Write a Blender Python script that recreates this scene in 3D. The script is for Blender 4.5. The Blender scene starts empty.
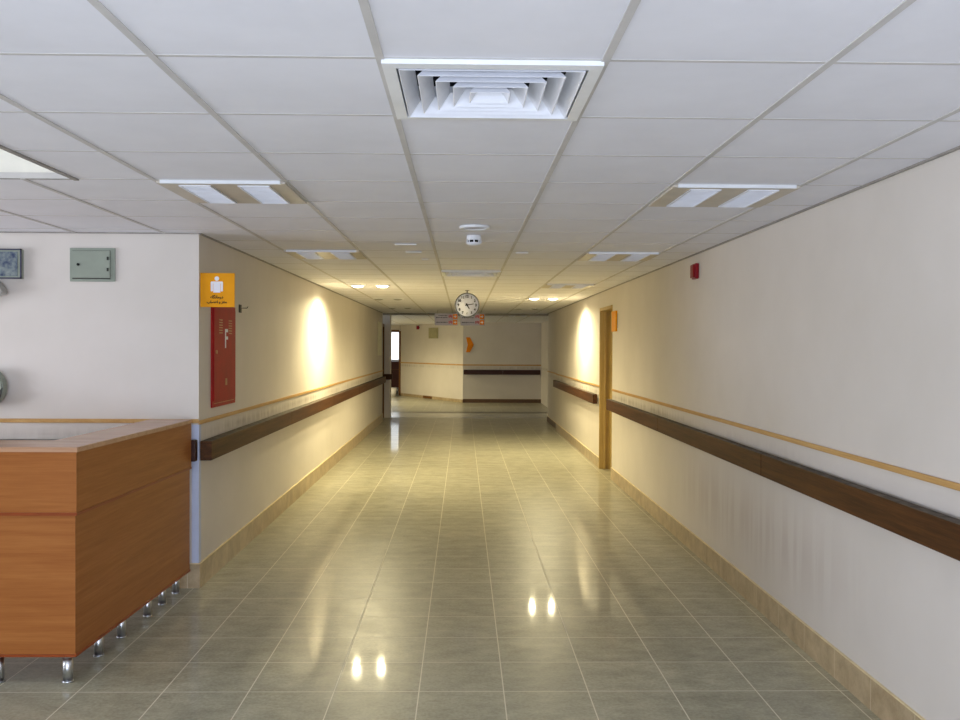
import bpy, bmesh, math, random
from mathutils import Matrix, Vector
random.seed(7)
S = bpy.context.scene
C = S.collection
PI = math.pi

# ------------------------------------------------------------ camera
CAMH = 1.65
cd = bpy.data.cameras.new('camera'); cam = bpy.data.objects.new('camera', cd); C.objects.link(cam)
cd.sensor_width = 36; cd.lens = 912 / 960 * 36; cd.clip_start = 0.05; cd.clip_end = 200
rot = (Matrix.Rotation(math.radians(-1.07), 4, 'Z') @ Matrix.Rotation(math.radians(90 - .754), 4, 'X')
       @ Matrix.Rotation(math.radians(.28), 4, 'Z'))
cam.matrix_world = Matrix.Translation((0, 0, CAMH)) @ rot
S.camera = cam

# ------------------------------------------------------------ world and exposure
w = bpy.data.worlds.new('world'); S.world = w; w.use_nodes = True
w.node_tree.nodes['Background'].inputs[0].default_value = (.75, .85, 1, 1)
w.node_tree.nodes['Background'].inputs[1].default_value = 1.0
S.view_settings.view_transform = 'Standard'; S.view_settings.look = 'None'
S.view_settings.exposure = 0.13; S.view_settings.gamma = 1; S.view_settings.use_curve_mapping = False


def area(name, loc, target, sx, sy, power, col, spread=180):
    l = bpy.data.lights.new(name, 'AREA'); l.shape = 'RECTANGLE'; l.size = sx; l.size_y = sy
    l.energy = power; l.color = col; l.spread = math.radians(spread)
    o = bpy.data.objects.new(name, l); C.objects.link(o); o.location = loc
    o.rotation_euler = (Vector(target) - Vector(loc)).to_track_quat('-Z', 'Y').to_euler()
    return o


DAY = (.86, .92, 1.0)
# daylight through the windows behind the camera and at the far side of the reception hall
area('window_daylight', (-.8, -2.15, 1.0), (-.6, 0, 2.9), 4.2, 1.5, 225, (.70, .79, 1.0))
area('window_daylight', (-7.3, 3.9, 1.4), (0, 2.6, 2.4), 3.4, 1.7, 190, (.84, .88, 1.0))
# daylight from the lobby windows at the end of the corridor
area('window_daylight', (-2.7, 34.6, 1.7), (-2.5, 28, 1.2), 1.8, 1.1, 10, DAY)
area('window_daylight', (-4.85, 23.5, 1.6), (2, 24.5, 1.0), 1.8, 1.2, 26, (1, .95, .78))

# ------------------------------------------------------------ materials
def lin(c):
    return tuple(((v / 255) / 12.92 if v / 255 <= .04045 else ((v / 255 + .055) / 1.055) ** 2.4) for v in c) + (1,)


class N:
    """small node-building helper"""
    def __init__(s, name):
        s.m = bpy.data.materials.new(name); s.m.use_nodes = True
        s.t = s.m.node_tree; s.b = s.t.nodes['Principled BSDF']
        s.co = None

    def coord(s):
        if not s.co:
            g = s.t.nodes.new('ShaderNodeNewGeometry'); s.co = g.outputs['Position']
        return s.co

    def mapped(s, scale):
        v = s.t.nodes.new('ShaderNodeVectorMath'); v.operation = 'MULTIPLY'
        s.t.links.new(s.coord(), v.inputs[0]); v.inputs[1].default_value = scale
        return v.outputs[0]

    def noise(s, scale, vec=None, detail=4, rough=.6):
        n = s.t.nodes.new('ShaderNodeTexNoise'); n.inputs['Scale'].default_value = scale
        n.inputs['Detail'].default_value = detail; n.inputs['Roughness'].default_value = rough
        s.t.links.new(vec if vec is not None else s.coord(), n.inputs['Vector'])
        return n.outputs['Fac']

    def ramp(s, fac, stops):
        r = s.t.nodes.new('ShaderNodeValToRGB'); e = r.color_ramp.elements
        while len(e) < len(stops): e.new(.5)
        for i, (p, c) in enumerate(stops):
            e[i].position = p; e[i].color = c if len(c) == 4 else lin(c)
        s.t.links.new(fac, r.inputs[0]); return r.outputs[0]

    def math(s, op, a, b=None, c=None):
        n = s.t.nodes.new('ShaderNodeMath'); n.operation = op
        for i, v in enumerate((a, b, c)):
            if v is None: continue
            if isinstance(v, (int, float)): n.inputs[i].default_value = v
            else: s.t.links.new(v, n.inputs[i])
        return n.outputs[0]

    def mix(s, fac, a, b):
        n = s.t.nodes.new('ShaderNodeMix'); n.data_type = 'RGBA'
        for i, v in ((0, fac), (6, a), (7, b)):
            if isinstance(v, (int, float, tuple)): n.inputs[i].default_value = v
            else: s.t.links.new(v, n.inputs[i])
        return n.outputs[2]

    def sep(s):
        n = s.t.nodes.new('ShaderNodeSeparateXYZ'); s.t.links.new(s.coord(), n.inputs[0]); return n.outputs

    def band(s, v, lo, hi, soft):
        """1 inside lo..hi with soft edges"""
        a = s.t.nodes.new('ShaderNodeMapRange'); a.inputs[1].default_value = lo - soft; a.inputs[2].default_value = lo + soft
        s.t.links.new(v, a.inputs[0])
        b = s.t.nodes.new('ShaderNodeMapRange'); b.inputs[1].default_value = hi + soft; b.inputs[2].default_value = hi - soft
        s.t.links.new(v, b.inputs[0])
        return s.math('MULTIPLY', a.outputs[0], b.outputs[0])

    def bump(s, h, strength, dist=.002):
        n = s.t.nodes.new('ShaderNodeBump'); n.inputs['Strength'].default_value = strength
        n.inputs['Distance'].default_value = dist; s.t.links.new(h, n.inputs['Height'])
        s.t.links.new(n.outputs[0], s.b.inputs['Normal'])

    def set(s, col=None, rough=None, metal=None, spec=None):
        for k, v in (('Base Color', col), ('Roughness', rough), ('Metallic', metal), ('Specular IOR Level', spec)):
            if v is None: continue
            if isinstance(v, (int, float, tuple)): s.b.inputs[k].default_value = v
            else: s.t.links.new(v, s.b.inputs[k])
        return s


def plain(name, col, rough=.5, metal=0, var=.06, scale=8, bump=0):
    n = N(name); f = n.noise(scale)
    a = tuple(max(0, v * (1 - var)) for v in col); b = tuple(min(255, v * (1 + var)) for v in col)
    n.set(n.ramp(f, [(.3, a), (.7, b)]), rough, metal, .5 if metal or rough < .3 else .2)
    if bump: n.bump(n.noise(180), bump, .001)
    return n.m


def wall_paint():
    n = N('wall_paint')
    x, y, z = n.sep()
    base = n.ramp(n.noise(1.3), [(.3, (214, 207, 197)), (.7, (222, 215, 206))])
    st = n.noise(1, n.mapped((14, 14, 1.2)), 5, .7)                      # vertical smears of dirt
    big = n.noise(.8, None, 2)
    m1 = n.math('MULTIPLY', n.band(z, 1.02, 1.075, .03), n.ramp(st, [(.36, (0, 0, 0)), (.66, (255, 255, 255))]))
    m1 = n.math('MULTIPLY', m1, n.ramp(big, [(.35, (60, 60, 60)), (.6, (255, 255, 255))]))
    m1 = n.math('MULTIPLY', m1, n.band(y, 6.0, 40, 1.2))
    c = n.mix(n.math('MULTIPLY', m1, .66), base, lin((120, 104, 84)))
    m2 = n.math('MULTIPLY', n.band(z, .35, .68, .14), n.math('MULTIPLY', n.band(y, 4.6, 7.6, .5), n.math('GREATER_THAN', x, 0)))
    wv = n.noise(1, n.mapped((9, 11, .7)), 3, .5)
    m2 = n.math('MULTIPLY', m2, n.ramp(wv, [(.42, (0, 0, 0)), (.56, (255, 255, 255))]))
    c = n.mix(n.math('MULTIPLY', m2, .20), c, lin((165, 140, 128)))
    n.set(c, .55, 0, .3); n.bump(n.noise(60), .12, .002)
    return n.m


def floor_tiles():
    n = N('floor_tiles')
    br = n.t.nodes.new('ShaderNodeTexBrick')
    br.offset = 0; br.squash = 1
    v = n.t.nodes.new('ShaderNodeVectorMath'); v.operation = 'ADD'
    n.t.links.new(n.coord(), v.inputs[0]); v.inputs[1].default_value = (-.205 + .407 * 40 + .002, -4.362 + .407 * 40 + .002, 0)
    n.t.links.new(v.outputs[0], br.inputs['Vector'])
    br.inputs['Scale'].default_value = 1
    br.inputs['Brick Width'].default_value = .407; br.inputs['Row Height'].default_value = .407
    br.inputs['Mortar Size'].default_value = .0028; br.inputs['Mortar Smooth'].default_value = .1
    br.inputs['Color1'].default_value = (.42, .42, .42, 1); br.inputs['Color2'].default_value = (.58, .58, .58, 1)
    stone = n.ramp(n.noise(5.5, n.mapped((1, 1.6, 1)), 9, .72), [(.3, (138, 134, 114)), (.5, (164, 160, 139)), (.72, (190, 186, 162))])
    speck = n.noise(60, None, 3)
    stone = n.mix(.22, stone, n.ramp(speck, [(.35, (118, 118, 96)), (.65, (196, 194, 170))]))
    tone = n.t.nodes.new('ShaderNodeMix'); tone.data_type = 'RGBA'; tone.blend_type = 'OVERLAY'
    tone.inputs[0].default_value = .35
    n.t.links.new(stone, tone.inputs[6]); n.t.links.new(br.outputs['Color'], tone.inputs[7])
    c = n.mix(br.outputs['Fac'], tone.outputs[2], lin((224, 220, 200)))
    rg = n.ramp(n.noise(3.2, None, 6), [(.3, (.30, .30, .30, 1)), (.7, (.38, .38, .38, 1))])
    n.b.inputs['Coat Weight'].default_value = .28; n.b.inputs['Coat Roughness'].default_value = .045
    rg = n.mix(br.outputs['Fac'], rg, (.6, .6, .6, 1))
    n.set(c, rg, 0, .12)
    h = n.math('SUBTRACT', 1, br.outputs['Fac']); n.bump(h, .3, .001)
    return n.m


def skirting_stone():
    n = N('skirting_stone')
    x, y, z = n.sep()
    c = n.ramp(n.noise(7, n.mapped((1, 1, 1)), 8, .7), [(.3, (150, 128, 96)), (.7, (196, 176, 142))])
    t = n.math('FRACT', n.math('DIVIDE', n.math('ADD', n.math('ADD', y, x), 40), .407))
    j = n.math('LESS_THAN', t, .012)
    c = n.mix(j, c, lin((206, 192, 162)))
    n.set(c, .3, 0, .4); return n.m


def wood(name, dark, mid, light, axis='X', scale=1.0, rough=.35):
    n = N(name)
    sc = {'X': (1.2, 14, 30), 'Y': (14, 1.2, 30), 'Z': (30, 30, 1.2)}[axis]
    f = n.noise(scale, n.mapped(sc), 8, .68)
    f2 = n.noise(scale * 3.2, n.mapped(tuple(v * 1.5 for v in sc)), 4, .6)
    c = n.ramp(f, [(.28, dark), (.5, mid), (.72, light)])
    c = n.mix(.22, c, n.ramp(f2, [(.35, dark), (.65, light)]))
    n.set(c, rough, 0, .18); n.bump(f2, .08, .001)
    return n.m


M = {}
M['wall'] = wall_paint()
M['floor'] = floor_tiles()
M['skirt'] = skirting_stone()
M['skirt_edge'] = plain('skirting_edge', (226, 208, 164), .35)
M['skirt_dark'] = plain('dark_skirting', (104, 78, 56), .4)
M['tile'] = plain('ceiling_tile', (238, 238, 244), .6, 0, .015, 3, .15)
M['tbar'] = plain('ceiling_bar', (204, 201, 198), .5, 0, .03)
M['angle'] = plain('wall_angle', (150, 145, 138), .5, 0, .1)
M['coffer'] = plain('coffer_paint', (240, 237, 226), .6, 0, .02)
M['white_metal'] = plain('white_enamel', (236, 238, 240), .32, 0, .02)
M['fix_panel'] = plain('fixture_panel', (204, 195, 180), .4, 0, .03)
M['louvre'] = plain('louvre_metal', (240, 242, 248), .3, 0, .02)
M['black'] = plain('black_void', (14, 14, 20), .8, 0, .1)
M['chrome'] = plain('chrome', (215, 218, 222), .28, 1, .02)
M['dark_rail'] = wood('rail_wood', (48, 28, 12), (78, 47, 22), (106, 68, 34), 'Y', 1.1, .55)
M['dark_rail_x'] = wood('rail_wood_cross', (40, 22, 18), (60, 34, 26), (78, 48, 36), 'X', 1.1, .4)
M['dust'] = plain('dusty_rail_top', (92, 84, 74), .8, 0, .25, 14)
M['strip'] = wood('strip_wood', (176, 134, 78), (200, 158, 98), (214, 176, 118), 'Y', 1.0, .45)
M['cherry_x'] = wood('cherry_laminate', (142, 82, 36), (160, 98, 47), (176, 114, 60), 'X', .9, .42)
M['cherry_y'] = wood('cherry_laminate_side', (142, 82, 36), (160, 98, 47), (176, 114, 60), 'Y', .9, .42)
M['cherry_top'] = wood('counter_top_laminate', (170, 128, 96), (188, 146, 114), (200, 162, 132), 'X', .9, .22)
M['edge_band'] = plain('edge_band', (142, 70, 36), .35)
M['guard'] = plain('corner_guard_plastic', (196, 204, 226), .4, 0, .02)
M['amber'] = plain('amber_plastic', (238, 160, 0), .5, 0, .02)
M['white'] = plain('white_print', (238, 236, 240), .5, 0, .01)
M['ink'] = plain('black_print', (20, 18, 16), .5, 0, .05)
M['red'] = plain('red_enamel', (166, 12, 18), .55, 0, .06)
M['red_dark'] = plain('red_plastic', (138, 16, 26), .3, 0, .05)
M['red_print'] = plain('red_print', (190, 60, 60), .5)
M['tan_print'] = plain('tan_print', (190, 140, 100), .5)
M['grey_green'] = plain('grey_green_enamel', (150, 158, 144), .42, 0, .03)
M['dark_line'] = plain('dark_groove', (70, 72, 66), .6, 0, .05)
M['sign_grey'] = plain('sign_grey', (186, 184, 202), .4, 0, .02)
M['sign_text'] = plain('sign_text', (66, 66, 84), .5)
M['orange'] = plain('orange_plastic', (238, 140, 8), .5)
M['door_wood'] = wood('door_frame_wood', (158, 130, 70), (182, 154, 88), (200, 172, 108), 'Z', 1, .4)
M['brown_wood'] = wood('brown_frame_wood', (84, 52, 22), (110, 72, 34), (128, 88, 44), 'Z', 1, .4)
M['dark_wood'] = wood('dark_bench_wood', (58, 24, 20), (74, 32, 26), (86, 42, 34), 'X', 1, .4)
M['steel'] = plain('steel_grey', (172, 172, 166), .35, .4, .05)
M['clock_face'] = plain('clock_face', (240, 242, 252), .12, 0, .01)
M['rim'] = plain('clock_rim', (120, 122, 124), .25, .8, .03)
M['pale'] = plain('pale_strip', (240, 238, 214), .5)
M['daylight_strip'] = plain('painted_floor_daylight', (176, 176, 166), .22, 0, .06)  # pale grey standing in for daylight reflected off the floor
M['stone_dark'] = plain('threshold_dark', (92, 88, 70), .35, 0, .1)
g = N('window_sky'); g.b.inputs['Emission Color'].default_value = (.9, .95, 1, 1); g.b.inputs['Emission Strength'].default_value = 1.3
M['sky'] = g.m
g = N('lamp_glow'); g.b.inputs['Emission Color'].default_value = (1, .93, .74, 1); g.b.inputs['Emission Strength'].default_value = 14
M['glow'] = g.m
n_ = N('blue_glass_print')
n_.set(n_.ramp(n_.noise(16, None, 5, .7), [(.35, (52, 66, 96)), (.5, (110, 122, 128)), (.7, (150, 160, 152))]), .15, 0, .6)
M['blue_glass'] = n_.m
M['tan_box'] = plain('beige_enamel', (176, 170, 132), .45)


# ------------------------------------------------------------ mesh helpers
def bx(bm, x0, x1, y0, y1, z0, z1, bev=0, mi=0):
    xs, ys, zs = sorted((x0, x1)), sorted((y0, y1)), sorted((z0, z1))
    m = Matrix.LocRotScale(Vector(((xs[0] + xs[1]) / 2, (ys[0] + ys[1]) / 2, (zs[0] + zs[1]) / 2)), None,
                           Vector((xs[1] - xs[0], ys[1] - ys[0], zs[1] - zs[0])))
    r = bmesh.ops.create_cube(bm, size=1, matrix=m)
    fs = set(f for v in r['verts'] for f in v.link_faces)
    if mi:
        for f in fs: f.material_index = mi
    if bev:
        es = list(set(e for v in r['verts'] for e in v.link_edges))
        bmesh.ops.bevel(bm, geom=es, offset=bev, segments=2, affect='EDGES', profile=.6)
    return bm


def cyl(bm, p0, p1, r0, r1=None, seg=24, mi=0):
    p0, p1 = Vector(p0), Vector(p1); d = p1 - p0
    q = d.to_track_quat('Z', 'Y')
    r = bmesh.ops.create_cone(bm, cap_ends=True, segments=seg, radius1=r0, radius2=r0 if r1 is None else r1,
                              depth=d.length, matrix=Matrix.LocRotScale((p0 + p1) / 2, q, None))
    for f in set(f for v in r['verts'] for f in v.link_faces):
        f.smooth = len(f.verts) == 4
        f.material_index = mi
    return bm


def prism(bm, pts, axis, a, b):
    """extrude a closed outline along an axis. pts are the two other coordinates in xyz order"""
    def P(u, v, c): return {'X': (c, u, v), 'Y': (u, c, v), 'Z': (u, v, c)}[axis]
    A = [bm.verts.new(P(u, v, a)) for u, v in pts]; B = [bm.verts.new(P(u, v, b)) for u, v in pts]
    bm.faces.new(A); bm.faces.new(B[::-1])
    for i in range(len(pts)):
        j = (i + 1) % len(pts); bm.faces.new((A[j], A[i], B[i], B[j]))
    bmesh.ops.recalc_face_normals(bm, faces=bm.faces[:])
    return bm


def lathe(bm, prof, cx, cy, seg=28):
    rings = []
    for r, z in prof:
        rings.append([bm.verts.new((cx + max(r, 1e-4) * math.cos(2 * PI * i / seg), cy + max(r, 1e-4) * math.sin(2 * PI * i / seg), z)) for i in range(seg)])
    for a, b in zip(rings, rings[1:]):
        for i in range(seg):
            f = bm.faces.new((a[i], a[(i + 1) % seg], b[(i + 1) % seg], b[i])); f.smooth = True
    bmesh.ops.recalc_face_normals(bm, faces=bm.faces[:])
    return bm


NB = bmesh.new
ORIG = {}


def obj(name, bm, mats, parent=None, origin=None):
    """link a bmesh (given in world coordinates) as one mesh object"""
    me = bpy.data.meshes.new(name)
    o = bpy.data.objects.new(name, me); C.objects.link(o)
    base = ORIG[parent.name] if parent else Vector(origin or (0, 0, 0))
    bmesh.ops.translate(bm, verts=bm.verts[:], vec=-base)
    bm.to_mesh(me); bm.free()
    for m in (mats if isinstance(mats, (list, tuple)) else [mats]): me.materials.append(m if not isinstance(m, str) else M[m])
    if parent: o.parent = parent
    else: o.location = base
    ORIG[o.name] = base
    return o


def thing(name, label, cat, loc, group=None):
    o = bpy.data.objects.new(name, None); C.objects.link(o); o.location = loc; o.empty_display_size = .1
    o['label'] = label; o['category'] = cat
    if group: o['group'] = group
    ORIG[o.name] = Vector(loc)
    return o


def tag(o, label, cat, group=None):
    o['label'] = label; o['category'] = cat
    if group: o['group'] = group
    return o


def struct(name, bm, mats, parent=None):
    o = obj(name, bm, mats, parent)
    if not parent: o['kind'] = 'structure'
    return o


def dup(root, loc, label, rot=None):
    def cp(o, par):
        c = o.copy(); C.objects.link(c); c.parent = par
        for ch in list(o.children): cp(ch, c)
        return c
    r = cp(root, None); r.location = loc; r['label'] = label
    if rot: r.rotation_euler = rot
    return r


def text_bm(body, size, width=None, extrude=.0008, bold=0):
    cu = bpy.data.curves.new('lettering', 'FONT'); cu.body = body; cu.size = size; cu.extrude = extrude
    cu.align_x = 'CENTER'; cu.align_y = 'CENTER'; cu.offset = bold
    t = bpy.data.objects.new('lettering', cu); C.objects.link(t)
    bpy.context.view_layer.update()
    dg = bpy.context.evaluated_depsgraph_get()
    me = bpy.data.meshes.new_from_object(t.evaluated_get(dg))
    bm = NB(); bm.from_mesh(me)
    C.objects.unlink(t); bpy.data.objects.remove(t); bpy.data.meshes.remove(me); bpy.data.curves.remove(cu)
    xs = [v.co.x for v in bm.verts]; ys = [v.co.y for v in bm.verts]
    if xs:
        cx, cy = (min(xs) + max(xs)) / 2, (min(ys) + max(ys)) / 2
        k = width / (max(xs) - min(xs)) if width else 1
        for v in bm.verts: v.co.x = (v.co.x - cx) * k; v.co.y = (v.co.y - cy) * k
    return bm


# ------------------------------------------------------------ room dimensions
H = 2.418                       # ceiling
XR, XL = 1.885, -1.80           # corridor walls
YC = 6.25                       # hall wall and the corridor corner
GX, GY, G = -.225, 2.445, .603  # ceiling grid
YB, XH = -2.3, -7.5             # back wall, hall far wall
YE = 20.45                      # end of corridor

# floor
bm = NB(); bx(bm, XH - .2, 2.6, YB - .2, 36, -.12, 0)
struct('floor', bm, 'floor')
bm = NB(); bx(bm, -5, 2.36, 21.5, 23.1, .0, .003); struct('trim_1', bm, 'daylight_strip')  # lighter strip paints the side daylight reflected on the lobby floor
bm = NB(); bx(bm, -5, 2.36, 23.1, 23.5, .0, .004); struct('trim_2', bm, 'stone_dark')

# ceiling: one mesh of tiles (0) and bars (1), with holes for the recessed fittings
holes = set()
def cell(i, k): return (GX + G * i, GX + G * (i + 1), GY + G * k, GY + G * (k + 1))
lights = [(-2, 3), (-2, 8), (2, 3), (2, 8), (2, 14), (2, 31)]
for c_ in lights: holes.add(c_)
holes.add((0, 0)); holes.add((0, 11))
COF = (-4.9, -1.80, .03, GY + 3 * G)     # coffer opening
bm = NB()
k0, k1 = -13, 31
for k in range(k0, k1 + 20):
    for i in range(-13, 5):
        x0, x1, y0, y1 = cell(i, k)
        if (i, k) in holes: continue
        if y0 > YC - .1: x0 = max(x0, XL - .02) if y1 < 20 else max(x0, -5)
        x1 = min(x1, XR + .01 if y0 < 20.3 else 2.38); x0 = max(x0, XH)
        y0 = max(y0, YB); y1 = min(y1, 35)
        if x1 - x0 < .02 or y1 - y0 < .02: continue
        if y1 > YC + .05 and y0 < YC and x1 < XL: y1 = YC + .02
        # keep the coffer open
        rects = [(x0, x1)]
        if y1 <= COF[3] + .01 and y0 >= COF[2] - .05:
            rects = []
            if x0 < COF[0]: rects.append((x0, min(x1, COF[0])))
            if x1 > COF[1]: rects.append((max(x0, COF[1]), x1))
        for a, b in rects:
            if b - a > .01: bx(bm, a + .001, b - .001, y0 + .001, y1 - .001, H + .004, H + .02)
for i in range(-12, 5):                   # long bars
    x = GX + G * i
    if x < XH or x > XR: continue
    segs = [(YB, YE)] if x > XL else [(YB, YC)]
    if COF[0] < x < COF[1]: segs = [(YB, COF[2]), (COF[3], YC)]
    for a, b in segs: bx(bm, x - .011, x + .011, a, b, H, H + .03, 0, 1)
    if x > -5: bx(bm, x - .011, x + .011, YE, 35, H, H + .03, 0, 1)
for k in range(k0, 50):                   # cross bars
    y = GY + G * k
    if y < YB or y > 34.8: continue
    xa, xb = (XH, XR) if y < YC else ((XL, XR) if y < YE else (-5, 2.36))
    if COF[2] < y < COF[3] - .05:
        bx(bm, xa, COF[0], y - .008, y + .008, H + .003, H + .03, 0, 1); xa = COF[1]
    bx(bm, xa, xb, y - .008, y + .008, H + .003, H + .03, 0, 1)
struct('ceiling', bm, ['tile', 'tbar'])
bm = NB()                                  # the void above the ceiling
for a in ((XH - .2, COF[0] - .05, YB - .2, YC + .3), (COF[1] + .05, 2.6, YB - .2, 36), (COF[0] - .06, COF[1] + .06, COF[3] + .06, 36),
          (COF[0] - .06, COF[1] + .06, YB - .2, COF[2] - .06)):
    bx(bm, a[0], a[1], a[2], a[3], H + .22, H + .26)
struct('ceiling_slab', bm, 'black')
# raised cream coffer over the reception desk
bm = NB(); x0, x1, y0, y1 = COF
bx(bm, x0 - .05, x0, y0 - .05, y1 + .05, H + .02, H + .62); bx(bm, x1, x1 + .05, y0 - .05, y1 + .05, H + .02, H + .62)
bx(bm, x0, x1, y0 - .05, y0, H + .02, H + .62); bx(bm, x0, x1, y1, y1 + .05, H + .02, H + .62)
bx(bm, x0 - .05, x1 + .05, y0 - .05, y1 + .05, H + .62, H + .68)
struct('ceiling_coffer', bm, 'coffer')
bm = NB()
bx(bm, x1 - .002, x1 + .020, y0, y1 + .012, H - .003, H + .03); bx(bm, x0, x1, y1, y1 + .012, H + .001, H + .03)
struct('trim_3', bm, 'angle')

# walls
bm = NB()
DY0, DY1, DZ = 11.48, 12.5, 2.205
bx(bm, XR, XR + .2, YB, DY0, 0, H + .2); bx(bm, XR, XR + .2, DY1, 18.32, 0, H + .2)
bx(bm, XR, XR + .2, DY0, DY1, DZ, H + .2); bx(bm, XR + .2, XR + .26, YB, 18.32, 0, H + .2)
struct('wall_right', bm, 'wall')
bm = NB(); bx(bm, XR + .035, XR + .26, 18.32, 20.6, 0, H + .2); struct('wall_right_end', bm, 'wall')
bm = NB()
bx(bm, XH, XL, YC, YC + .2, 0, H + .2)
struct('wall_hall', bm, 'wall')
bm = NB()
bx(bm, XL - .2, XL, YC + .2, YE, 0, H + .2)
struct('wall_left', bm, 'wall')
bm = NB()                                   # back wall with window openings behind the camera
bx(bm, XH, XR + .2, YB - .2, YB, 0, .55); bx(bm, XH, XR + .2, YB - .2, YB, 2.32, H + .2)
bx(bm, XH, -3.6, YB - .2, YB, .55, 2.32); bx(bm, 1.3, XR + .2, YB - .2, YB, .55, 2.32)
struct('wall_back', bm, 'wall')
bm = NB()
bx(bm, XH - .2, XH, YB, YC + .2, 0, .6); bx(bm, XH - .2, XH, YB, YC + .2, 2.36, H + .2)
bx(bm, XH - .2, XH, YB, 2.5, .6, 2.36); bx(bm, XH - .2, XH, 6.1, YC + .2, .6, 2.36)
struct('wall_hall_side', bm, 'wall')
# lobby at the far end
FY = 27.5
bm = NB(); bx(bm, 0, 2.56, FY, FY + .2, 0, H + .2); struct('wall_far', bm, 'wall')
bm = NB(); bx(bm, 2.36, 2.56, 20.6, FY, 0, H + .2); bx(bm, XR + .26, 2.56, 20.4, 20.6, 0, H + .2); struct('wall_lobby_right', bm, 'wall')
A, B = Vector((0, 27.5)), Vector((-2.17, 31.5))
d = (B - A).normalized(); nn = Vector((d.y, -d.x))         # towards the back
if nn.y < 0: nn = -nn
bm = NB(); prism(bm, [tuple(A), tuple(B), tuple(B + nn * .2), tuple(A + nn * .2 + Vector((.1, 0)))], 'Z', 0, H + .2); struct('wall_lobby_slant', bm, 'wall')
bm = NB(); bx(bm, -5.2, -5, 21.8, 22.8, 0, H + .2); bx(bm, -5.2, -5, 24.3, 35, 0, H + .2); bx(bm, -5.2, -5, 22.8, 24.3, 0, .9); bx(bm, -5.2, -5, 22.8, 24.3, 2.25, H + .2)
struct('wall_lobby_left', bm, 'wall')
bm = NB(); bx(bm, -5.2, XL - .2, 21.6, 21.8, 0, H + .2); bx(bm, -2.15, -1.955, 20.4, 20.6, 0, H + .2); struct('wall_lobby_front', bm, 'wall')
bm = NB()
bx(bm, -5, 0, 34.8, 35, 0, 1.15); bx(bm, -5, 0, 34.8, 35, 2.27, H + .2); bx(bm, -5, -4.2, 34.8, 35, 1.15, 2.27); bx(bm, -1.4, 0, 34.8, 35, 1.15, 2.27)
bx(bm, .3, .5, 27.8, 35, 0, H + .2)
struct('wall_lobby_back', bm, 'wall')
# bright window at the very end of the lobby
bm = NB()
for a, b, c, e in ((-4.2, -1.4, 1.15, 1.19), (-4.2, -1.4, 2.23, 2.27), (-4.2, -4.15, 1.15, 2.27), (-1.45, -1.4, 1.15, 2.27), (-2.3, -2.25, 1.15, 2.27)):
    bx(bm, a, b, 34.78, 34.86, c, e)
o = struct('window_1', bm, 'white_metal')
bm = NB(); bx(bm, -4.15, -1.45, 34.83, 34.84, 1.19, 2.23); struct('window_pane', bm, 'sky', o)
# left pillar with its steel guard at the corridor end
bm = NB(); bx(bm, -2.01, -1.715, 21.45, 21.85, 0, H + .2, 0); struct('wall_pillar', bm, 'wall')
# header band and wall angle under the ceiling
bm = NB(); bx(bm, XL, XR + .03, 20.45, 20.62, H - .035, H + .03); struct('trim_4', bm, 'angle')
bm = NB()
bx(bm, XR - .016, XR, YB, 20.4, H - .004, H + .02); bx(bm, XL, XL + .016, YC, YE, H - .004, H + .02)
bx(bm, XH, XL, YC - .016, YC, H - .004, H + .02)
struct('trim_5', bm, 'angle')

# skirting
def skirt(name, boxes, mat='skirt', h=.145):
    bm = NB()
    for (a, b, c, e) in boxes:
        bx(bm, a, b, c, e, 0, h)
        bx(bm, a, b, c, e, h, h + .006, 0, 1)
    struct(name, bm, [mat, 'skirt_edge'])
skirt('baseboard_right', [(XR - .012, XR, YB, DY0), (XR - .012, XR, DY1, 18.32)])
skirt('baseboard_left', [(XL, XL + .012, YC - .012, YE)], 'skirt', .165)
skirt('baseboard_hall', [(XH, XL, YC - .012, YC)], 'skirt', .165)
skirt('baseboard_right_end', [(XR + .02, XR + .035, 18.32, 20.6)], 'skirt_dark', .12)
skirt('baseboard_far', [(0, 2.36, FY - .012, FY)], 'skirt_dark', .11)
bm = NB(); q = Vector((nn.x, nn.y)) * -.012
prism(bm, [tuple(A + q), tuple(B + q), tuple(B), tuple(A)], 'Z', 0, .09); struct('baseboard_slant', bm, 'skirt')

# thin tan wooden strip running along all walls
def strip(name, boxes):
    bm = NB()
    for b in boxes: bx(bm, *b, .004)
    struct(name, bm, 'strip')
Z0, Z1 = 1.118, 1.146
strip('trim_6', [(XR - .012, XR, YB, DY0 - .04, Z0, Z1), (XR - .012, XR, DY1 + .03, 18.32, Z0, Z1)])
strip('trim_7', [(XL, XL + .012, YC - .012, YE, Z0, Z1)])
strip('trim_8', [(XH, XL, YC - .012, YC, Z0 + .01, Z1 + .01)])
strip('trim_9', [(0, 2.36, FY - .012, FY, Z0, Z1 + .01), (XR + .023, XR + .035, 18.32, 20.6, Z0, Z1)])
bm = NB(); prism(bm, [tuple(A + q), tuple(B + q), tuple(B), tuple(A)], 'Z', Z0, Z1 + .01); struct('trim_10', bm, 'strip')

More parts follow.
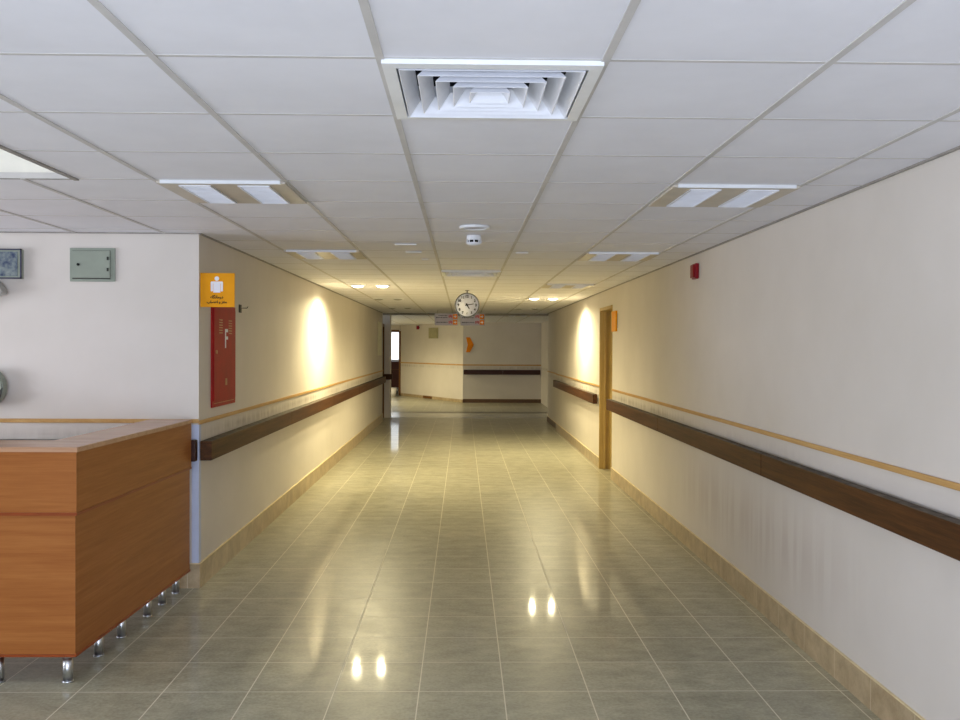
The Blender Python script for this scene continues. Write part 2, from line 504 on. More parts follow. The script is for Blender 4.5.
# doors
bm = NB()
bx(bm, XR - .012, XR + .19, DY1 - .045, DY1 - .002, 0, DZ - .002, .004)
bx(bm, XR + .05, XR + .075, DY1 - .06, DY1 - .045, 0, DZ - .045, .003); bx(bm, XR + .12, XR + .14, DY1 - .06, DY1 - .045, 0, DZ - .045, .003)
bx(bm, XR - .004, XR + .19, DY0 + .002, DY0 + .03, 0, DZ - .002, .004)
bx(bm, XR - .012, XR + .19, DY0 + .03, DY1 - .045, DZ - .045, DZ - .002, .004)
o = struct('door_1', bm, 'door_wood')
bm = NB(); bx(bm, XR + .13, XR + .17, DY0 + .032, DY1 - .062, .01, DZ - .05, .003)
o2 = struct('door_leaf', bm, 'door_wood', o)
bm = NB(); cyl(bm, (XR + .13, DY0 + .12, 1.02), (XR + .08, DY0 + .12, 1.02), .011); cyl(bm, (XR + .085, DY0 + .115, 1.02), (XR + .085, DY0 + .24, 1.02), .009)
struct('door_handle', bm, 'chrome', o2)
bm = NB()
bx(bm, XL - .15, XL - .045, 21.38, 21.44, 0, 2.2, .004); bx(bm, XL - .15, XL - .002, YE + .002, YE + .05, 0, 2.2, .004); bx(bm, XL - .15, XL - .045, YE + .05, 21.38, 2.14, 2.2, .004)
o = struct('door_2', bm, 'brown_wood')
bm = NB(); bx(bm, XL - .145, XL - .105, YE + .052, 21.378, .01, 2.138, .003); struct('door_leaf', bm, 'brown_wood', o)
bm = NB(); bx(bm, -2.21, -2.14, 31.44, 31.62, 0, 2.22, .004); bx(bm, -4.6, -2.21, 31.46, 31.6, 2.2, 2.26, .004); bx(bm, -4.66, -4.6, 31.46, 31.6, 0, 2.26, .004)
struct('door_3', bm, 'brown_wood')
bm = NB(); bx(bm, -4.66, -2.17, 31.48, 31.6, 2.26, H + .2); bx(bm, -5, -4.66, 31.48, 31.6, 0, H + .2); struct('wall_door_header', bm, 'wall')
bm = NB(); bx(bm, XL, XL + .008, 19.25, 20.1, 1.48, 2.2, .003); tag(obj('wall_panel', bm, 'pale', None, (XL, 19.7, 1.48)), 'pale narrow panel on the left wall just before the brown door frame', 'panel')

# ------------------------------------------------------------ handrails
def rail(boxes, name='handrail', label='', origin=None, ends=(), mats='dark_rail', joints=(), brackets=(), axis='Y', wallx=None):
    x0, x1, y0, y1, z0, z1 = boxes
    r = thing(name, label, 'handrail', origin)
    cuts = [y0 if axis == 'Y' else x0] + list(joints) + [y1 if axis == 'Y' else x1]
    for a, b in zip(cuts, cuts[1:]):
        bm = NB()
        if axis == 'Y': bx(bm, x0, x1, a + .0015, b - .0015, z0, z1, .006)
        else: bx(bm, a + .0015, b - .0015, y0, y1, z0, z1, .006)
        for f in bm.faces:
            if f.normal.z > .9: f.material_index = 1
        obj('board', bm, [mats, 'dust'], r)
    for p in brackets:
        bm = NB()
        if axis == 'Y': bx(bm, min(x0, wallx), max(x1, wallx), p - .03, p + .03, z0 + .035, z1 - .035) if False else bx(bm, *(sorted((wallx, x1 if wallx > x1 else x0))), p - .03, p + .03, z0 + .04, z1 - .04)
        else: bx(bm, p - .03, p + .03, y1, wallx, z0 + .04, z1 - .04)
        obj('bracket', bm, 'brown_wood', r)
    return r
RZ0, RZ1 = .884, 1.018
rail((XR - .082, XR - .022, YB + .1, 11.42, RZ0, RZ1), label='long dark brown handrail on the right wall between camera and tan door frame',
     origin=(XR, 3, RZ0), joints=(-.5, 2.4, 5.47, 8.4), brackets=(-1.5, 0, 3, 6, 9, 11.1), wallx=XR)
rail((XR - .082, XR - .022, 12.6, 18.2, RZ0, RZ1), label='shorter dark brown handrail on the right wall beyond the tan door frame',
     origin=(XR, 15, RZ0), joints=(15.3,), brackets=(12.9, 15.5, 18.0), wallx=XR)
rail((XL + .003, XL + .082, YC + .015, YE - .05, RZ0 - .014, RZ1 - .014), label='long brown handrail along the left corridor wall, starting under the red cabinet',
     origin=(XL, 12, RZ0), joints=(9.2, 12.2, 15.2, 18.2), brackets=(6.6, 9.5, 12.5, 15.5, 18.5), wallx=XL)
rail((-7.2, XL + .0, YC - .082, YC - .022, RZ0 - .01, RZ1), label='dark handrail on the hall wall behind the reception desk', origin=(-3, YC, RZ0),
     mats='dark_rail_x', joints=(-4.4,), brackets=(-6, -3.5, -2.05), axis='X', wallx=YC)
rail((.02, 2.33, FY - .085, FY - .022, .85, .995), label='dark handrail on the far end wall under the orange arrow', origin=(1.2, FY, .85),
     mats='dark_rail_x', joints=(1.2,), brackets=(.3, 2.0), axis='X', wallx=FY)
r_ = thing('handrail', 'short handrail stub passing the pillar at the end of the left wall', 'handrail', (-1.7, 21.6, .95))
bm = NB(); bx(bm, -1.86, -1.655, 21.36, 21.42, .90, 1.03, .006); obj('board', bm, 'dark_rail', r_)
bm = NB(); bx(bm, -1.80, -1.74, 21.42, 21.45, .93, 1.0); obj('bracket', bm, 'brown_wood', r_)

# corner guard
bm = NB(); prism(bm, [(XL - .046, YC - .003), (XL + .003, YC - .003), (XL + .003, YC + .045), (XL, YC + .045), (XL, YC), (XL - .046, YC)], 'Z', .172, 1.117)
tag(obj('corner_guard', bm, 'guard', None, (XL, YC, .172)), 'pale blue plastic corner guard on the wall corner behind the reception desk', 'corner guard')

# ------------------------------------------------------------ recessed louvre ceiling lights
def make_light(i, k, label):
    x0, x1, y0, y1 = cell(i, k); cx, cy = (x0 + x1) / 2, (y0 + y1) / 2
    t = thing('ceiling_light', label, 'ceiling light', (cx, cy, H), 'square louvred ceiling lights that are switched off')
    zb = H - .012
    wins = [(x0 + .092, x0 + .242), (x0 + .368, x0 + .518)]; ya, yb = y0 + .062, y1 - .035
    bm = NB()                                     # painted panel with two openings
    xs = [x0 + .003, wins[0][0], wins[0][1], wins[1][0], wins[1][1], x1 - .003]
    bx(bm, xs[0], xs[-1], y0 + .016, ya, zb + .002, H + .012); bx(bm, xs[0], xs[-1], yb, y1 - .003, zb + .002, H + .012)
    for a, b in ((0, 1), (2, 3), (4, 5)): bx(bm, xs[a], xs[b], ya, yb, zb + .002, H + .012)
    obj('panel', bm, 'fix_panel', t)
    bm = NB(); bx(bm, x0 + .024, x1 - .024, y0 + .001, y0 + .016, zb - .001, H + .012, .001)
    obj('front_lip', bm, 'white_metal', t)
    bm = NB(); bx(bm, x0 + .01, x1 - .01, y0 + .02, y1 - .01, H + .1, H + .104)
    for a, b in ((x0 + .01, x0 + .012), (x1 - .012, x1 - .01)): bx(bm, a, b, y0 + .02, y1 - .01, H + .012, H + .1)
    obj('housing', bm, 'white_metal', t)
    for a, b in wins:
        bm = NB()
        for s, xx in ((1, a), (-1, b)):           # slanted reflector sides
            prism(bm, [(xx, zb - .004), (xx + s * .007, zb - .004), (xx + s * .03, H + .08), (xx + s * .024, H + .08)], 'Y', ya, yb)
        bx(bm, a, b, ya, ya + .005, zb - .004, H + .05); bx(bm, a, b, yb - .005, yb, zb - .004, H + .05)
        lv = obj('louvre', bm, 'louvre', t)
        nb = 13
        bm = NB()
        for q_ in range(nb):
            y = ya + (yb - ya) * (q_ + .5) / nb
            prism(bm, [(y - .004, zb - .002), (y + .004, zb - .002), (y + .0012, zb + .036), (y - .0012, zb + .036)], 'X', a + .006, b - .006)
        obj('cross_blades', bm, 'louvre', lv)
        bm = NB(); cyl(bm, ((a + b) / 2, ya + .02, H + .06), ((a + b) / 2, yb - .02, H + .06), .013)
        obj('tube', bm, 'white_metal', lv)
    return t
L0 = make_light(-2, 3, 'square ceiling light with two white louvres, left side, nearest the camera')
def lpos(i, k): a = cell(i, k); return ((a[0] + a[1]) / 2, (a[2] + a[3]) / 2, H)
dup(L0, lpos(-2, 8), 'second square louvred ceiling light on the left side, further down the corridor')
dup(L0, lpos(2, 3), 'square ceiling light with two white louvres, right side, nearest the camera')
dup(L0, lpos(2, 8), 'second square louvred ceiling light on the right side, nearest the small red sounder')
dup(L0, lpos(2, 14), 'third square louvred ceiling light on the right side, just before the lit downlights')
dup(L0, lpos(2, 31), 'furthest louvred ceiling light, over the lobby past the corridor end')

# ------------------------------------------------------------ square four-way air diffusers
def make_diffuser(i, k, label, full=True):
    x0, x1, y0, y1 = cell(i, k); cx, cy = (x0 + x1) / 2, (y0 + y1) / 2
    t = thing('air_diffuser', label, 'air vent', (cx, cy, H))
    def ring(bm, ho, hi, zo, zi):
        o_ = [bm.verts.new((cx + a * ho, cy + b * ho, zo)) for a, b in ((-1, -1), (1, -1), (1, 1), (-1, 1))]
        i_ = [bm.verts.new((cx + a * hi, cy + b * hi, zi)) for a, b in ((-1, -1), (1, -1), (1, 1), (-1, 1))]
        for q_ in range(4): bm.faces.new((o_[q_], o_[(q_ + 1) % 4], i_[(q_ + 1) % 4], i_[q_]))
        return o_, i_
    bm = NB(); h = G / 2 - .003
    ring(bm, h, .262, H - .010, H - .012); ring(bm, h, h, H - .010, H + .012); ring(bm, .262, .260, H - .012, H + .09)
    obj('frame', bm, 'white_metal', t)
    for q_ in range(5):
        ho = .254 - .049 * q_
        bm = NB(); zl = H - .014 - .001 * q_
        ring(bm, ho, ho - .036, zl, H + .030); ring(bm, ho + .002, ho, zl + .001, zl); ring(bm, ho + .002, ho - .034, zl + .001, H + .032)
        obj('vane', bm, 'louvre', t)
    bm = NB(); bx(bm, cx - .02, cx + .02, cy - .02, cy + .02, H + .024, H + .030); 
    obj('centre_cap', bm, 'louvre', t)
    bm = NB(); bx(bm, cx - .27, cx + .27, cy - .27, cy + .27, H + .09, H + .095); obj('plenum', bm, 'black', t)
    return t
D0 = make_diffuser(0, 0, 'large square white air diffuser with concentric vanes, nearest the camera')
dup(D0, lpos(0, 11), 'small looking square air diffuser in the ceiling in front of the clock')

# ------------------------------------------------------------ downlights
WARM = (1.0, .86, .50)
def make_downlight(x, y, label, lit, group):
    t = thing('downlight', label, 'downlight', (x, y, H), group)
    bm = NB(); lathe(bm, [(.098, H + .003), (.098, H - .004), (.092, H - .008), (.078, H - .006), (.074, H + .001), (.070, H + .06 if not lit else H + .004)], x, y)
    obj('trim_ring', bm, 'white_metal', t)
    bm = NB()
    z = H - .003
    lathe(bm, [(.0001, z - .022), (.03, z - .020), (.055, z - .013), (.072, z - .003), (.074, z + .003)], x, y)
    obj('lamp', bm, 'glow' if lit else 'steel', t)
    return t
def spot(x, y, e):
    l = bpy.data.lights.new('downlight_beam', 'SPOT'); l.energy = e; l.color = WARM; l.spot_size = math.radians(172); l.spot_blend = .55
    l.shadow_soft_size = .035
    o = bpy.data.objects.new('downlight_beam', l); C.objects.link(o); o.location = (x, y, H - .075)
SP = 134
d1 = make_downlight(-1.31, 11.37, 'glowing round downlight on the left side, the one nearer the left wall', True, 'glowing round downlights'); spot(-1.31, 11.37, SP)
dup(d1, (-1.005, 11.37, H), 'glowing round downlight on the left side, the one nearer the corridor middle'); spot(-1.005, 11.37, SP)
dup(d1, (1.09, 14.05, H), 'glowing round downlight on the right side, the one nearer the corridor middle'); spot(1.09, 14.05, SP)
dup(d1, (1.385, 14.05, H), 'glowing round downlight on the right side, the one nearer the right wall'); spot(1.385, 14.05, SP)
d2 = make_downlight(1.08, 17.62, 'unlit round downlight near the corridor end on the right, inner of its pair', False, 'unlit round downlights')
dup(d2, (1.385, 17.62, H), 'unlit round downlight near the corridor end on the right, next to the wall')
dup(d2, (-1.37, 17.62, H), 'unlit round downlight near the corridor end on the left, next to the wall')
dup(d2, (-1.07, 17.62, H), 'unlit round downlight near the corridor end on the left, inner of its pair')
dup(d2, (-1.33, 14.4, H), 'unlit round downlight behind the glowing left pair, next to the wall')
dup(d2, (-1.03, 14.4, H), 'unlit round downlight behind the glowing left pair, inner of its pair')
# lit lobby downlight giving the warm slanted wall its light
dl = dup(d1, (-3.3, 27.0, H), 'glowing downlight in the lobby beyond the left pillar'); spot(-3.3, 27.0, 300)

# small ceiling fittings
t = thing('ceiling_speaker', 'round flat white speaker in the ceiling in front of the smoke detector', 'ceiling speaker', (.07, 5.80, H))
bm = NB(); lathe(bm, [(.096, H + .003), (.096, H - .008), (.088, H - .014), (.074, H - .010), (.07, H - .004), (.068, H + .0)], .07, 5.80, 36); obj('rim', bm, 'white_metal', t)
bm = NB(); lathe(bm, [(.0001, H - .009), (.04, H - .008), (.072, H - .004)], .07, 5.80, 36); obj('grille', bm, 'sign_grey', t)
t = thing('smoke_detector', 'white domed smoke detector with dark side slots hanging from the ceiling', 'smoke detector', (.072, 6.28, H))
bm = NB(); lathe(bm, [(.05, H + .003), (.052, H - .022), (.046, H - .028), (.036, H - .03)], .072, 6.28); obj('base', bm, 'white_metal', t)
bm = NB(); lathe(bm, [(.042, H - .026), (.042, H - .048)], .072, 6.28); obj('sensor_core', bm, 'ink', t)
bm = NB(); lathe(bm, [(.052, H - .045), (.050, H - .055), (.025, H - .064), (.0001, H - .066)], .072, 6.28)
for a in range(8):
    an = a * PI / 4 + PI / 2 * 1; px, py = .072 + .047 * math.cos(an), 6.28 + .047 * math.sin(an); bx(bm, px - .004, px + .004, py - .004, py + .004, H - .049, H - .027)
obj('cap', bm, 'white_metal', t)
for x_, y_, wd, lb in ((-.43, 6.78, .16, 'nearest of three short white slips on the ceiling left of the smoke detector'), (-.40, 7.33, .13, 'middle of three short white slips on the ceiling left of the smoke detector'),
                  (-.33, 7.92, .06, 'furthest and shortest of three white slips on the ceiling left of the smoke detector'), (.47, 7.33, .1, 'faint short white slip on the ceiling right of the smoke detector')):
    bm = NB(); bx(bm, x_ - wd / 2, x_ + wd / 2, y_, y_ + .012, H - .006, H + .002, .001)
    tag(obj('ceiling_clip', bm, 'white_metal', None, (x_, y_, H)), lb, 'ceiling clip', 'short white slips on the ceiling')

# ------------------------------------------------------------ hanging clock
KY, KZ, KR, KX = 12.2, 2.222, .163, .052
t = thing('hanging_clock', 'round white clock with grey rim hanging from the corridor ceiling', 'clock', (KX, KY, KZ))
def disc_ring(bm, prof, seg=40):
    rings = [[bm.verts.new((KX + max(r, 1e-4) * math.cos(2 * PI * i / seg), KY + y, KZ + max(r, 1e-4) * math.sin(2 * PI * i / seg))) for i in range(seg)] for r, y in prof]
    for a, b in zip(rings, rings[1:]):
        for i in range(seg):
            f = bm.faces.new((a[i], a[(i + 1) % seg], b[(i + 1) % seg], b[i])); f.smooth = True
    bmesh.ops.recalc_face_normals(bm, faces=bm.faces[:])
    return bm
obj('rim', disc_ring(NB(), [(.150, -.030), (.155, -.040), (.163, -.034), (.166, 0), (.163, .034), (.155, .04), (.15, .03)]), 'rim', t)
fc = obj('dial', disc_ring(NB(), [(0, -.030), (.151, -.030), (.151, .030), (0, .030)]), 'clock_face', t)
for h in range(1, 13):
    an = h * PI / 6; bm = text_bm(str(h), .046, None, .001, .0018)
    bmesh.ops.transform(bm, matrix=Matrix.Translation((KX + .117 * math.sin(an), KY - .032, KZ + .117 * math.cos(an))) @ Matrix.Rotation(PI / 2, 4, 'X'), verts=bm.verts[:])
    obj('numeral', bm, 'ink', fc)
def hand(an, ln, wd):
    bm = NB(); prism(bm, [(-wd, -.025), (wd, -.025), (wd * .5, ln), (-wd * .5, ln)], 'Y', -.036, -.034)
    bmesh.ops.transform(bm, matrix=Matrix.Translation((KX, KY, KZ)) @ Matrix.Rotation(an, 4, 'Y'), verts=bm.verts[:])
    obj('hand', bm, 'ink', fc)
hand(math.radians(80), .09, .007); hand(math.radians(150), .06, .010)
bm = NB(); cyl(bm, (KX, KY - .038, KZ), (KX, KY - .033, KZ), .012); obj('hub', bm, 'ink', fc)
bm = NB(); cyl(bm, (KX, KY, KZ + .163), (KX, KY, H - .004), .007); cyl(bm, (KX, KY, H - .006), (KX, KY, H), .03); obj('stem', bm, 'rim', t)

# ------------------------------------------------------------ hanging direction signs
SY = 18.6
def hang_sign(x0, x1, label):
    z0, z1 = 2.108, 2.352
    t = thing('direction_sign', label, 'sign', ((x0 + x1) / 2, SY, z0), 'grey hanging direction signs')
    bm = NB(); bx(bm, x0, x1, SY, SY + .02, z0, z1, .003); obj('panel', bm, 'sign_grey', t)
    zc = (z0 + z1) / 2
    for r, (za, zb) in enumerate(((zc + .01, z1 - .015), (z0 + .015, zc - .01))):
        bm = NB(); bx(bm, x1 - .105, x1 - .012, SY - .003, SY - .0005, za, zb, .002); s = obj('arrow_plate', bm, 'orange', t)
        bm = NB(); m_ = (za + zb) / 2; prism(bm, [(x1 - .085, m_ - .012), (x1 - .055, m_ - .012), (x1 - .055, m_ - .03), (x1 - .028, m_), (x1 - .055, m_ + .03), (x1 - .055, m_ + .012), (x1 - .085, m_ + .012)], 'Y', SY - .006, SY - .0035); obj('arrow', bm, 'white', s)
        bm = NB()
        for q_ in range(3):
            a = x1 - .19 + q_ * .026; bx(bm, a, a + .018, SY - .003, SY - .0005, za + .02 + .012 * (q_ % 2), zb - .022 + .008 * (q_ % 2))
        obj('lettering', bm, 'red_print', t)
        for rr in range(2 if r == 0 else 1):      # rows of small writing
            bm = NB(); zz = (zb - .03 - rr * .04) if r == 0 else (za + zb) / 2
            a = x0 + .03 + .05 * (1 - rr if r == 0 else 0)
            while a < x1 - .215:
                wv = random.uniform(.012, .03); hh = random.uniform(.006, .013)
                bx(bm, a, min(a + wv, x1 - .21), SY - .003, SY - .0005, zz - hh, zz + hh * .7); a += wv + .006
            obj('lettering', bm, 'sign_text', t)
    for a in (x0 + .06, x1 - .06):
        bm = NB(); cyl(bm, (a, SY + .01, z1 - .001), (a, SY + .01, H), .003, seg=8); obj('hanger', bm, 'steel', t)
hang_sign(-.58, -.105, 'left of two grey hanging direction signs behind the clock')
hang_sign(-.055, .44, 'right of two grey hanging direction signs behind the clock')

# ------------------------------------------------------------ amber flag sign on the left
t = thing('wall_sign', 'square amber sign with white figure projecting from the left wall above red cabinet', 'sign', (XL, 6.32, 2.04))
sx0, sx1, sz0, sz1, sy = XL + .002, XL + .236, 1.921, 2.154, 6.275
bm = NB(); bx(bm, sx0, sx1, sy, sy + .008, sz0, sz1, .002); pl = obj('plate', bm, 'amber', t)
cx = (sx0 + sx1) / 2 - .004
bm = NB(); cyl(bm, (cx, sy - .002, sz1 - .038), (cx, sy, sz1 - .038), .0155, seg=28)
def rounded(x0, x1, z0, z1, r, corners):
    P = []
    for (px, pz, a0, on) in ((x1 - r, z1 - r, 0, corners[0]), (x0 + r, z1 - r, 90, corners[1]), (x0 + r, z0 + r, 180, corners[2]), (x1 - r, z0 + r, 270, corners[3])):
        if on: P += [(px + r * math.cos(math.radians(a0 + q_ * 15)), pz + r * math.sin(math.radians(a0 + q_ * 15))) for q_ in range(7)]
        else: P.append((px + (r if a0 in (0, 270) else -r), pz + (r if a0 in (0, 90) else -r)))
    return P
prism(bm, rounded(cx - .024, cx + .024, sz1 - .134, sz1 - .060, .014, (1, 1, 0, 0)), 'Y', sy - .002, sy)
prism(bm, rounded(cx - .0415, cx - .0265, sz1 - .126, sz1 - .058, .007, (0, 1, 1, 1)), 'Y', sy - .002, sy)
prism(bm, rounded(cx + .0265, cx + .0415, sz1 - .126, sz1 - .058, .007, (1, 0, 1, 1)), 'Y', sy - .002, sy)
bx(bm, cx - .036, cx + .036, sy - .0018, sy, sz1 - .072, sz1 - .058)
obj('figure_symbol', bm, 'white', pl)
L1 = '\uFEE9\uFE8E\uFB95\uFEE7\uFE8E\uFEE3\uFEAD\uFEA9'
L2 = '\uFE8F\uFE8E\uFEBC\uFECB\uFE8D \uFEED \uFEB0\uFED0\uFEE3'
for tx, wd, zz in ((L1, .086, sz0 + .068), (L2, .136, sz0 + .033)):
    bm = text_bm(tx, .04, wd, .001, .0012)
    bmesh.ops.transform(bm, matrix=Matrix.Translation((cx, sy - .0012, zz)) @ Matrix.Rotation(PI / 2, 4, 'X'), verts=bm.verts[:])
    obj('lettering', bm, 'ink', pl)
bm = NB(); bx(bm, XL, XL + .012, sy + .008, sy + .03, sz0 + .04, sz1 - .04, .001); obj('bracket', bm, 'steel', t)

# amber sign on the right wall by the door
t = thing('wall_sign', 'small amber sign on the right wall beside the tan door frame', 'sign', (XR, 11.27, 1.86))
bm = NB(); bx(bm, XR - .022, XR - .002, 11.12, 11.42, 1.862, 2.115, .003); pl = obj('plate', bm, 'amber', t)
bm = NB(); bx(bm, XR - .004, XR, 11.08, 11.12, 1.9, 2.08); obj('bracket', bm, 'steel', t)

# ------------------------------------------------------------ red fire cabinet
t = thing('fire_cabinet', 'tall red fire hose cabinet on the left wall under the amber sign', 'fire cabinet', (XL, 6.93, 1.2))
FY0, FY1, FZ0, FZ1 = 6.54, 7.20, 1.212, 1.958
bm = NB(); bx(bm, XL, XL + .012, FY0, FY1, FZ0, FZ1, .003); obj('frame', bm, 'red', t)
bm = NB(); bx(bm, XL + .012, XL + .019, FY0 + .022, FY1 - .022, FZ0 + .045, FZ1 - .03, .003); dr = obj('door', bm, 'red', t)
bm = NB(); bx(bm, XL + .012, XL + .0135, FY0 + .04, FY1 - .04, FZ0 + .026, FZ0 + .030); obj('lower_line', bm, 'tan_print', t)
xf = XL + .019
for yy in (FY0 + .20, FY0 + .47):                   # louvre slots
    bm = NB()
    for q_ in range(6): bx(bm, xf, xf + .003, yy - .045, yy + .045, FZ1 - .115 - q_ * .019, FZ1 - .107 - q_ * .019)
    obj('vent_slots', bm, 'tan_print', dr)
bm = text_bm('F', .2, None, .001, .003)
bmesh.ops.transform(bm, matrix=Matrix.Translation((xf + .001, FY0 + .36, FZ0 + .50)) @ Matrix.Rotation(PI / 2, 4, 'Z') @ Matrix.Rotation(PI / 2, 4, 'X'), verts=bm.verts[:])
obj('lettering', bm, 'white', dr)
bm = NB(); cyl(bm, (xf, FY0 + .075, FZ0 + .40), (xf + .008, FY0 + .075, FZ0 + .40), .014); obj('lock', bm, 'tan_print', dr)
bm = NB(); bx(bm, xf, xf + .002, FY0 + .33, FY0 + .38, FZ0 + .15, FZ0 + .20); obj('label_plate', bm, 'tan_print', dr)

# little bracket on the left wall
t = thing('wall_bracket', 'small black bracket on the left wall beside the red cabinet', 'bracket', (XL, 7.45, 1.95))
bm = NB(); bx(bm, XL, XL + .008, 7.35, 7.42, 1.925, 1.99, .002); obj('back_plate', bm, 'ink', t)
bm = NB(); cyl(bm, (XL + .008, 7.39, 1.962), (XL + .06, 7.39, 1.962), .003, seg=8); cyl(bm, (XL + .058, 7.39, 1.962), (XL + .066, 7.39, 1.976), .003, seg=8); obj('hook', bm, 'ink', t)

# red sounders
def sounder(x, y, z, s, label, face):
    t = thing('alarm_sounder', label, 'alarm', (x, y, z))
    bm = NB()
    if face == 'X': bx(bm, x - .03, x, y - s * .5, y + s * .5, z - s * .5, z + s * .5, .008)
    else: bx(bm, x - s / 2, x + s / 2, y - .035, y, z - s / 2, z + s / 2, .01)
    obj('base', bm, 'red_dark', t)
    bm = NB()
    if face == 'X': bx(bm, x - .045, x - .03, y - s * .4, y + s * .4, z - s * .42, z + s * .42, .014)
    else: cyl(bm, (x, y - .035, z), (x, y - .07, z), s * .4)
    obj('horn', bm, 'red_dark', t)
sounder(XR, 7.33, 2.276, .125, 'square dark red alarm sounder high on the right wall', 'X')
def on_slant(u): return A + (B - A) * u
p = on_slant(.685); sounder(p.x, p.y - .02, 2.315, .12, 'tiny dark red alarm sounder on the far slanted wall', 'Y')
p = on_slant(.43); t = thing('junction_box', 'beige square box on the far slanted wall below the signs', 'junction box', (p.x, p.y, 2.1))
p = on_slant(.43); ang = math.atan2(d.y, d.x)
def slant_box(w, h, dp, u, z, off):
    bm = NB(); bx(bm, -w / 2, w / 2, -dp, 0, -h / 2, h / 2, .004)
    pp = on_slant(u) - nn * off
    a_ = math.atan2((A - B).y, (A - B).x)
    bmesh.ops.transform(bm, matrix=Matrix.Translation((pp.x, pp.y, z)) @ Matrix.Rotation(a_, 4, 'Z'), verts=bm.verts[:]); return bm
obj('body', slant_box(.62, .34, .04, .43, 2.12, 0), 'tan_box', t)
obj('cover', slant_box(.52, .27, .012, .43, 2.12, .04), 'tan_box', t)
t = obj('wall_grille', slant_box(.6, .075, .02, .52, .05, .013), 'brown_wood', None, (p.x, p.y, .0)); tag(t, 'small brown grille at the foot of the far slanted wall', 'grille')

# orange arrow on the far wall
bm = NB(); ax = .09; az = 1.745
prism(bm, [(ax, az - .225), (ax + .12, az - .225), (ax + .235, az), (ax + .12, az + .225), (ax, az + .225), (ax + .05, az)], 'Y', FY - .02, FY - .001)
tag(obj('arrow_sign', bm, 'orange', None, (ax, FY, az)), 'orange arrow shape pointing right on the far end wall', 'sign')

# ------------------------------------------------------------ hall wall items
t = thing('electrical_box', 'grey green metal box with small hinged door on the hall wall', 'electrical box', (-2.5, YC, 2.09))
bm = NB(); bx(bm, -2.652, -2.348, YC - .012, YC, 2.088, 2.315, .003); obj('frame', bm, 'grey_green', t)
bm = NB(); bx(bm, -2.634, -2.378, YC - .0135, YC - .012, 2.104, 2.298); obj('shadow_gap', bm, 'dark_line', t)
bm = NB(); bx(bm, -2.633, -2.379, YC - .022, YC - .0135, 2.112, 2.296, .002); dr = obj('door', bm, 'grey_green', t)
bm = NB(); cyl(bm, (-2.59, YC - .03, 2.202), (-2.59, YC - .022, 2.202), .009); cyl(bm, (-2.59, YC - .034, 2.202), (-2.59, YC - .03, 2.202), .005); obj('lock', bm, 'ink', dr)
for zz in (2.168, 2.244):
    bm = NB(); cyl(bm, (-2.392, YC - .026, zz - .011), (-2.392, YC - .026, zz + .011), .006, seg=12); obj('hinge', bm, 'dark_line', dr)
t = thing('wall_cabinet', 'glass fronted box with thin dark frame at the left picture edge', 'wall box', (-3.12, YC, 2.11))
bm = NB(); bx(bm, -3.30, -2.966, YC - .035, YC, 2.104, 2.300, .004); obj('body', bm, 'grey_green', t)
bm = NB()
for b in ((-3.30, -2.964, 2.294, 2.303), (-3.30, -2.964, 2.101, 2.110), (-2.973, -2.964, 2.101, 2.303), (-3.303, -3.294, 2.101, 2.303)): bx(bm, b[0], b[1], YC - .041, YC - .034, b[2], b[3])
obj('frame', bm, 'sign_text', t)
bm = NB(); bx(bm, -3.28, -2.99, YC - .039, YC - .036, 2.118, 2.284); obj('glass', bm, 'blue_glass', t)
# pale slanted spotlight body under the box, cut by the left picture edge
t = thing('wall_lamp', 'pale slanted lamp body below the glass fronted box at left edge', 'lamp', (-3.2, YC, 2.0))
bm = NB(); prism(bm, [(-3.35, 2.09), (-3.11, 2.085), (-3.075, 2.045), (-3.058, 2.01), (-3.065, 1.995), (-3.35, 1.93)], 'Y', YC - .11, YC - .03); bmesh.ops.bevel(bm, geom=bm.edges[:], offset=.003, segments=2, affect='EDGES'); obj('housing', bm, 'steel', t)
bm = NB(); cyl(bm, (-3.2, YC - .03, 2.02), (-3.2, YC, 2.02), .03); obj('mount', bm, 'steel', t)
t = thing('wall_lamp', 'rounded grey green lamp head low on the hall wall at left edge', 'lamp', (-3.2, YC, 1.3))
prof = []
for q_ in range(13):
    a = math.radians(90 - q_ * 15); prof.append((-3.16 + .10 * math.cos(a), 1.37 + .125 * math.sin(a)))
bm = NB(); prism(bm, prof + [(-3.3, 1.25), (-3.3, 1.48)], 'Y', YC - .10, YC - .03); bmesh.ops.bevel(bm, geom=bm.edges[:], offset=.008, segments=2, affect='EDGES'); obj('housing', bm, 'grey_green', t)
bm = NB(); prism(bm, [(x_ - .0, z_) for x_, z_ in prof[6:12]] + [(-3.15, 1.285), (-3.09, 1.34)], 'Y', YC - .106, YC - .101); obj('lens', bm, 'dark_line', t)
bm = NB(); cyl(bm, (-3.2, YC - .03, 1.36), (-3.2, YC, 1.36), .03); obj('mount', bm, 'steel', t)

# ------------------------------------------------------------ reception desk
RX, RY, RYB = -1.868, 4.445, 6.16
t = thing('reception_desk', 'L shaped cherry wood reception desk on chrome legs at the left', 'reception desk', (-2.6, 5.2, 0))
def Lshape(out, inn_x, inn_y, xl=-4.7, yb=RYB):
    o_ = out
    return [(xl, RY + o_), (RX - o_, RY + o_), (RX + .045 - o_, yb), (inn_x + .02, yb), (inn_x, inn_y), (xl, inn_y)]
def Lbody(bm, out, z0, z1, ix=-2.12, iy=4.77):
    prism(bm, Lshape(out, ix, iy), 'Z', z0, z1)
    for f in bm.faces:
        if abs(f.normal.x) > .7: f.material_index = 1
    return bm
obj('lower_body', Lbody(NB(), .012, .150, .828), ['cherry_x', 'cherry_y'], t)
obj('base_edge', Lbody(NB(), .006, .137, .150), 'edge_band', t)
obj('moulding', Lbody(NB(), -.002, .828, .842), 'edge_band', t)
obj('upper_fascia', Lbody(NB(), .002, .842, 1.136), ['cherry_x', 'cherry_y'], t)
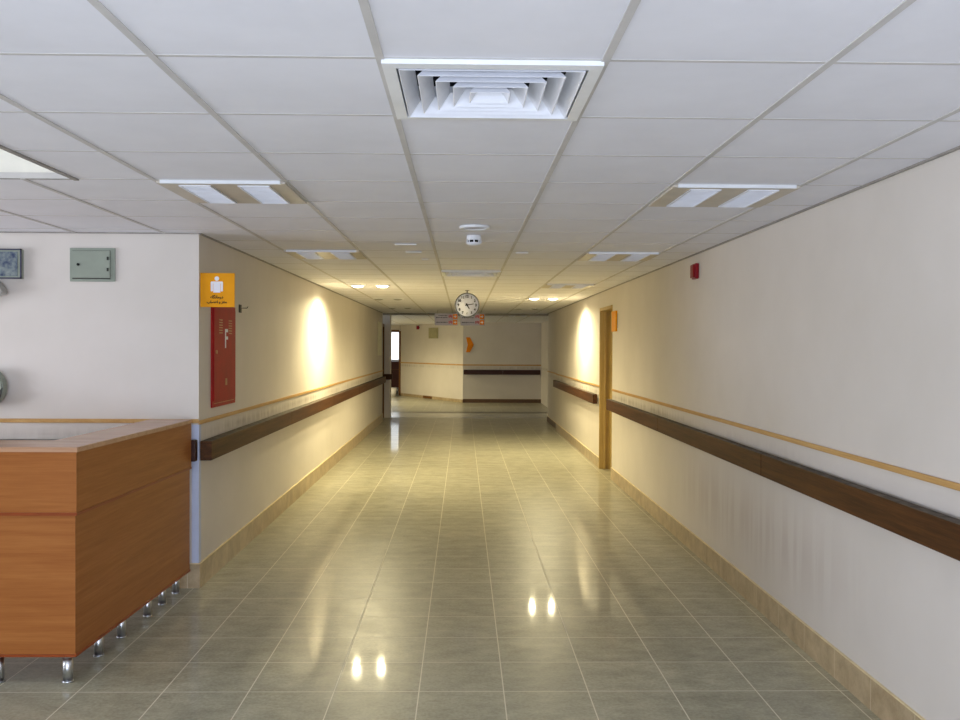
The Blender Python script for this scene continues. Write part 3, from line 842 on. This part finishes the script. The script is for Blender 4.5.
obj('counter_top', Lbody(NB(), -.004, 1.136, 1.160), ['cherry_top', 'cherry_top'], t)
bm = NB(); bx(bm, -4.7, RX - .27, 4.775, 5.3, .72, .75, .003); obj('inner_desk', bm, 'cherry_top', t)
legm = None
for (lx, ly) in ((-1.935, 4.50), (-2.27, 4.50), (-2.9, 4.5), (-3.6, 4.5), (-4.5, 4.5), (-1.935, 4.88), (-1.93, 5.19), (-1.925, 5.60), (-1.92, 5.86), (-1.915, 6.12), (-4.5, 5.25)):
    if legm is None:
        bm = NB(); cyl(bm, (lx, ly, .006), (lx, ly, .128), .0235); cyl(bm, (lx, ly, 0), (lx, ly, .008), .027); cyl(bm, (lx, ly, .126), (lx, ly, .1375), .026)
        legm = obj('leg', bm, 'chrome', t); base = (lx, ly)
    else:
        c = legm.copy(); C.objects.link(c); c.parent = t; c.location = (lx - base[0], ly - base[1], 0 if ly < 5.2 or lx > -2 else 0)

t = thing('bucket', 'small white bucket on the lobby floor below the bright window', 'bucket', (-2.38, 30.9, 0))
bm = NB(); lathe(bm, [(.0001, .002), (.11, .002), (.135, .29), (.13, .29), (.106, .012), (.0001, .01)], -2.38, 30.9); obj('body', bm, 'white', t)
bm = NB(); lathe(bm, [(.135, .27), (.145, .275), (.145, .295), (.13, .295)], -2.38, 30.9); obj('rim', bm, 'white', t)
# dark bench in front of the far window
t = thing('bench', 'dark brown wooden counter under the bright window beyond the slanted wall', 'counter', (-2.9, 33.5, 0))
bm = NB(); bx(bm, -4.0, -1.7, 33.1, 33.6, .2, 1.1, .01); obj('body', bm, 'dark_wood', t)
bm = NB(); bx(bm, -4.03, -1.67, 33.07, 33.62, 1.1, 1.15, .01); obj('top', bm, 'dark_wood', t)
bm = NB(); bx(bm, -4.0, -1.7, 33.09, 33.1, .84, .855); obj('ledge', bm, 'brown_wood', t)
for a in (-3.9, -2.4, -1.8): 
    bm = NB(); cyl(bm, (a, 33.35, 0), (a, 33.35, .2), .03); obj('leg', bm, 'chrome', t)

for o in list(C.objects):
    if o.get('category') in ('electrical box', 'wall box', 'lamp'): o.location.x -= .015
